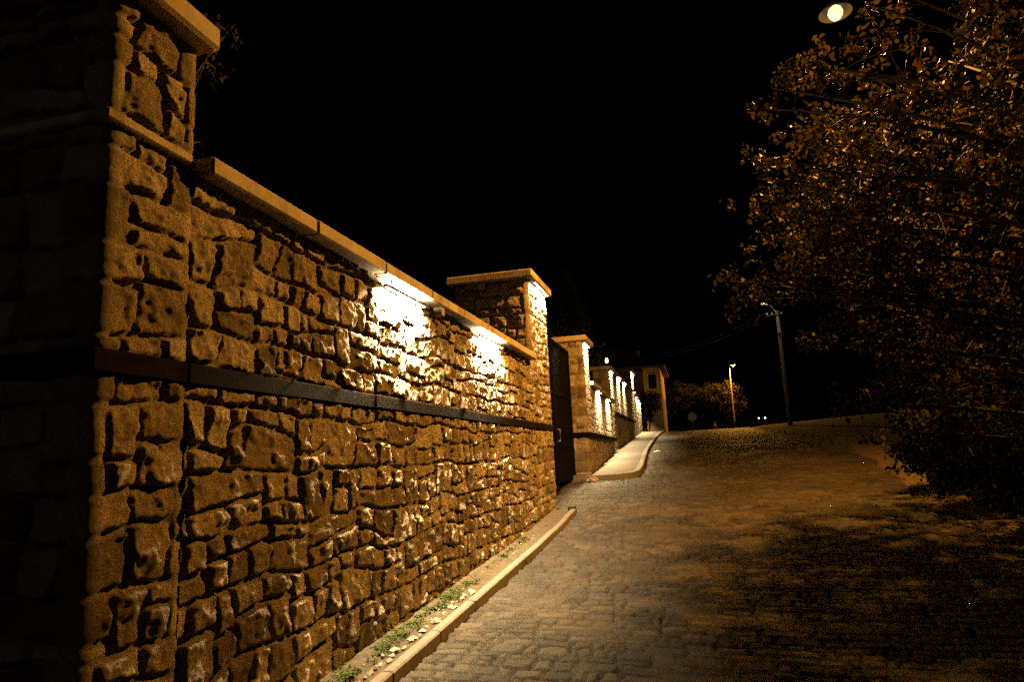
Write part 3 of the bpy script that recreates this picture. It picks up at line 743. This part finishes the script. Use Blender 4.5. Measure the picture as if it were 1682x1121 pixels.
small_tree(-.6, 70, 4.9, 2.3, 'dim small tree between the ochre house and the round sign', 51, 'leafdark')
small_tree(3.3, 67.6, 4.4, 1.9, 'small tree lit orange beneath the distant street lamp', 52, 'leaf')
small_tree(1.3, 72, 4.7, 2.2, 'dim middle small tree behind the round sign', 53, 'leaf')

# ------------------------------------------------------------------ fence on the right
fe = empty('board_fence', (3.98, 10.2, gf(10.2)), 'dark weathered board fence along the right verge under the tree', 'fence')
mb = MB(); y = 6.4
while y < 13.8:
    z = verge_z(3.98, y); mb.box(3.965+random.uniform(-.006, .006), 3.985, y, y+.115, z-.05, z+.95+random.uniform(-.03, .03)); y += .13+random.uniform(0, .012)
mb.build('boards', M['fence'], fe)
mb = MB()
for a in np.arange(6.4, 13.7, .75): mb.box(3.93, 3.955, a, a+.75, lambda y: verge_z(3.98, y)+.99, lambda y: verge_z(3.98, y)+1.07)
mb.build('rail', M['fence'], fe); mb = MB()
for a in np.arange(6.4, 13.7, .75): mb.box(3.989, 4.03, a, a+.75, lambda y: verge_z(3.98, y)+.25, lambda y: verge_z(3.98, y)+.33)
mb.build('rail', M['fence'], fe)
for a in np.arange(6.5, 13.9, 1.8):
    mb = MB(); z = verge_z(4.03, a); mb.box(4.032, 4.12, a, a+.09, z-.1, z+1.02, .006); mb.build('post', M['fence'], fe)
# ------------------------------------------------------------------ utility pole, cables
px, py = 6.29, 48.0; pz = verge_z(px, py)
up = empty('utility_pole', (px, py, pz), 'tall pale utility pole with crossarm beside the crest of the road', 'utility pole')
mb = MB(); mb.tube([(px, py, pz-.2), (px, py, 10.6)], [.16, .10], 12); mb.build('pole', M['poleconc'], up, True)
mb = MB(); mb.box(px-.75, px+.35, py-.16, py-.095, 10.28, 10.37, .01); mb.build('crossarm', M['dark'], up)
for xx in (px-.65, px-.35, px+.25):
    mb = MB(); mb.lathe((xx, py-.13, 10.37), [(.025, 0), (.05, .02), (.03, .05), (.05, .08), (.02, .12)], 10); mb.build('insulator', M['white'], up, True)
mb = MB(); mb.box(px-.14, px+.1, py-.26, py-.13, 9.05, 9.35, .02); mb.build('junction_box', M['white'], up)
mb = MB(); mb.tube([(px, py-.1, 10.45), (px-.4, py-.3, 10.95), (px-.85, py-.5, 11.1)], .025, 8); mb.build('lamp_arm', M['steel'], up, True)
mb = MB(); mb.lathe((px-.9, py-.52, 11.08), [(.02, -.07), (.09, -.03), (.10, .03), (.03, .07)], 12); mb.build('lamp_head', M['bulb2'], up, True)
point('lamp', (px-.7, py-1.0, 10.95), 30, WARM, .08, up)
def cable(a, b, sag, label, r=.010):
    k = np.linspace(0, 1, 24); P = np.array(a)[None]*(1-k[:, None])+np.array(b)[None]*k[:, None]; P[:, 2] -= sag*4*k*(1-k)
    mb = MB(); mb.tube(P, r, 5); tag(mb.build('overhead_cable', M['steel'], None, True), label, 'cable', 'overhead cables at the crest')
cable((px-.65, py-.13, 10.5), (-2.4, 57.5, 9.6), .35, 'upper overhead cable running from the utility pole to the house')
cable((px-.35, py-.13, 10.38), (-2.2, 56.6, 9.15), .35, 'lower overhead cable running from the utility pole to the house')
# ------------------------------------------------------------------ sign, marker, car
sg = empty('road_sign', (.19, 56, gf(56)), 'round road sign on a post at the crest', 'sign')
mb = MB(); mb.tube([(.19, 56.05, gf(56)-.1), (.19, 56.05, 4.55)], .03, 8); mb.build('post', M['steel'], sg, True)
mb = MB(); mb.lathe((.19, 56.0, 4.25), [(.02, -.012), (.345, -.012), (.345, .012), (.02, .012)], 28, 'y'); ds = mb.build('disc', M['signface'], sg)
mb = MB(); mb.lathe((.19, 55.98, 4.25), [(.30, -.004), (.35, -.004), (.35, .006), (.30, .006)], 28, 'y')
mb.F = [f for f in mb.F if len(f) == 4]; mb.build('rim', M['coping'], ds)
mk = empty('traffic_cone', (2.05, 62, gf(62)), 'small red and pale cone on the verge near the distant lamp', 'cone')
mb = MB(); mb.box(1.85, 2.25, 61.8, 62.2, gf(62), gf(62)+.04, .01); mb.build('base', M['red'], mk)
mb = MB(); mb.lathe((2.05, 62, gf(62)+.04), [(.15, 0), (.11, .22), (.03, .62)], 14); cn = mb.build('body', M['red'], mk, True)
mb = MB(); mb.lathe((2.05, 62, gf(62)+.04), [(.116, .2), (.09, .36)], 14); mb.build('band', M['white'], cn, True)
def car(c, z):
    x, y = c; e = empty('parked_car', (x, y, z), 'dark car far up the road with two white headlights lit', 'car')
    def shell(name, prof, hw, m, inset=0):
        V = []; n = len(prof)
        for s in (-1, 1):
            for (yy, zz, w) in prof: V.append((x+s*w*hw, y+yy, z+zz))
        F = [tuple(range(n)), tuple(range(2*n-1, n-1, -1))]+[(i, (i+1) % n, n+(i+1) % n, n+i) for i in range(n)]
        return mesh_obj(name, V, F, m, e)
    shell('body', [(-2.0, .3, .92), (-2.1, .55, .96), (-2.0, .78, .95), (-1.1, .92, .95), (2.0, .95, .95), (2.1, .6, .95), (2.0, .3, .92)], .9, M['carpaint'])
    shell('cabin', [(-1.05, .93, .9), (-.3, 1.42, .72), (1.2, 1.46, .72), (1.9, .96, .88)], .9, M['glass'])
    for sx in (-1, 1):
        for yy in (-1.3, 1.3):
            mb = MB(); V = []
            for xx in (sx*.72, sx*.92):
                for k in range(14): V.append((x+xx, y+yy+.31*math.cos(k*.4488), z+.31+.31*math.sin(k*.4488)))
            mb.add(V, [tuple(range(14)), tuple(range(27, 13, -1))]+[(i, (i+1) % 14, 14+(i+1) % 14, 14+i) for i in range(14)]); mb.build('wheel', M['rubber'], e)
        mb = MB(); mb.lathe((x+sx*.6, y-2.08, z+.66), [(.02, -.03), (.13, -.02), (.14, .03), (.02, .05)], 12, 'y'); mb.build('headlight', M['head'], e)
car((14.2, 150), gf(150)-.01)
# ------------------------------------------------------------------ house
hz = gf(55)
ho = empty('house', (-6, 59, hz), 'two storey ochre house with tiled hip roof at the end of the walls', 'house')
mb = MB(); mb.box(-3.3, -2.0, 55.3, 64, hz-.3, 6.15); mb.box(-10, -3.302, 57.2, 64, hz-.3, 8.29); mb.build('lower_wall', M['brown'], ho)
mb = MB(); mb.box(-3.32, -2.0, 55.2, 64, 6.152, 8.3); uw = mb.build('upper_wall', M['plaster'], ho)
mb = MB(); mb.box(-2.12, -1.98, 55.08, 55.196, hz-.1, 8.3, .02); mb.build('corner_pier', M['brown'], ho)
rx0, rx1, ry0, ry1, rz = -10.5, -1.55, 54.75, 64.5, 8.3
V = [(rx0, ry0, rz), (rx1, ry0, rz), (rx1, ry1, rz), (rx0, ry1, rz), (rx0, ry0, rz+.12), (rx1, ry0, rz+.12), (rx1, ry1, rz+.12), (rx0, ry1, rz+.12), (-7.2, 59.6, 10.9), (-5.6, 59.6, 10.9)]
rf = mesh_obj('roof', V, [(3, 2, 1, 0), (0, 1, 5, 4), (1, 2, 6, 5), (2, 3, 7, 6), (3, 0, 4, 7), (4, 5, 9, 8), (5, 6, 9), (6, 7, 8, 9), (7, 4, 8)], M['tiles'], ho)
mb = MB(); mb.box(-3.9, -3.6, 56.8, 57.1, 8.9, 9.9, .02); mb.box(-3.95, -3.55, 56.75, 57.15, 9.9, 9.96, .01); mb.build('chimney', M['brown'], rf)
wf = MB()
for a in ((-2.92, -2.84, 6.62, 7.72), (-2.42, -2.34, 6.62, 7.72), (-2.84, -2.42, 7.64, 7.72), (-2.84, -2.42, 6.62, 6.7)): wf.box(a[0], a[1], 55.14, 55.197, a[2], a[3])
wf.box(-2.65, -2.61, 55.15, 55.196, 6.7, 7.64)
wn = wf.build('window', M['wood'], ho)
mb = MB(); mb.box(-2.84, -2.65, 55.17, 55.195, 6.7, 7.64); mb.box(-2.61, -2.42, 55.17, 55.195, 6.7, 7.64); mb.build('pane', M['glass'], wn)
mb = MB(); mb.box(-3.0, -2.26, 55.08, 55.196, 7.74, 7.82, .01); mb.build('lintel', M['coping'], wn)
C = []
for i in range(160): C.append((rng.uniform(-3.9, -2.35), 55.15-abs(rng.normal(0, .15)), rng.uniform(4.3, 6.3)))
V, F, t = leaves([c for c in C if not (c[0] > -2.9 and c[2] < 4.9)], 10, .12, .14)
cp = empty('climbing_plant', (-3.0, 55.1, gf(55)), 'dark climbing plant on the lower front of the ochre house', 'plant')
mesh_obj('foliage', V, F, M['leafdark'], cp, False, dict(tint=t))
mb = MB(); mb.tube([(-3.2, 55.2, gf(55)-.1), (-3.1, 55.15, 4.0), (-3.0, 55.15, 5.4)], [.05, .04, .02], 7); mb.build('stem', M['bark'], cp)
# lamp added at the end of the last wall to light the house front
e = empty('house_fill_lamp', (wx(53.6)+.2, 52.2, 5.46), 'small added lamp on the end of the farthest wall lighting the ochre house', 'lamp')
mb = MB(); mb.tube([(wx(53.6)-.1, 52.2, 5.44), (wx(53.6)-.1, 52.2, 5.72)], .02, 8); mb.build('stem', M['darkmetal'], e)
mb = MB(); mb.lathe((wx(53.6)-.1, 52.2, 5.72), [(.02, 0), (.07, .03), (.085, .09), (.02, .15)], 12); mb.build('globe', M['tube'], e, True)
point('lamp', (wx(53.6)-.1, 52.4, 6.0), 45, (1, .66, .25), .06, e)

# ------------------------------------------------------------------ sky, fill sun, camera
W = bpy.data.worlds.new("World"); S.world = W; W.use_nodes = True
nt = W.node_tree; bg = nt.nodes['Background']; sk = nt.nodes.new('ShaderNodeTexSky'); sk.sky_type = 'NISHITA'; sk.sun_disc = False
az, el = math.radians(205), math.radians(32)
sk.sun_elevation = math.radians(-6); sk.sun_rotation = az
nt.links.new(sk.outputs[0], bg.inputs[0]); bg.inputs[1].default_value = .02
L = bpy.data.lights.new('fill_sun', 'SUN'); L.energy = .048; L.angle = math.radians(.5); L.color = (1, .93, .78)  # added faint fill from behind left, lifts the near pillar's dark face
o = bpy.data.objects.new('fill_sun', L); COL.objects.link(o); o.rotation_euler = (math.radians(58), 0, math.radians(-22))
yaw, pitch, roll = [math.radians(a) for a in (14.2, 9.75, 2.79)]
from mathutils import Matrix, Vector
Fw = Vector((-math.sin(yaw)*math.cos(pitch), math.cos(yaw)*math.cos(pitch), math.sin(pitch)))
R0 = Vector((math.cos(yaw), math.sin(yaw), 0)); U0 = R0.cross(Fw)
R = math.cos(roll)*R0-math.sin(roll)*U0; U = R.cross(Fw)
cam = bpy.data.cameras.new('camera'); co = bpy.data.objects.new('camera', cam); COL.objects.link(co)
m = Matrix((R, U, -Fw)).transposed().to_4x4(); m.translation = Vector((0, 0, 1.7)); co.matrix_world = m
cam.sensor_width = 36; cam.lens = 1121/1682*36; cam.clip_end = 1500; cam.clip_start = .05
S.camera = co
S.view_settings.view_transform = 'Standard'; S.view_settings.look = 'None'; S.view_settings.gamma = 1; S.view_settings.exposure = 0
S.cycles.use_denoising = False; S.cycles.caustics_reflective = False; S.cycles.caustics_refractive = False; S.cycles.max_bounces = 6; S.cycles.sample_clamp_indirect = .5; S.cycles.use_adaptive_sampling = False
try: S.cycles.use_light_tree = True
except Exception: pass
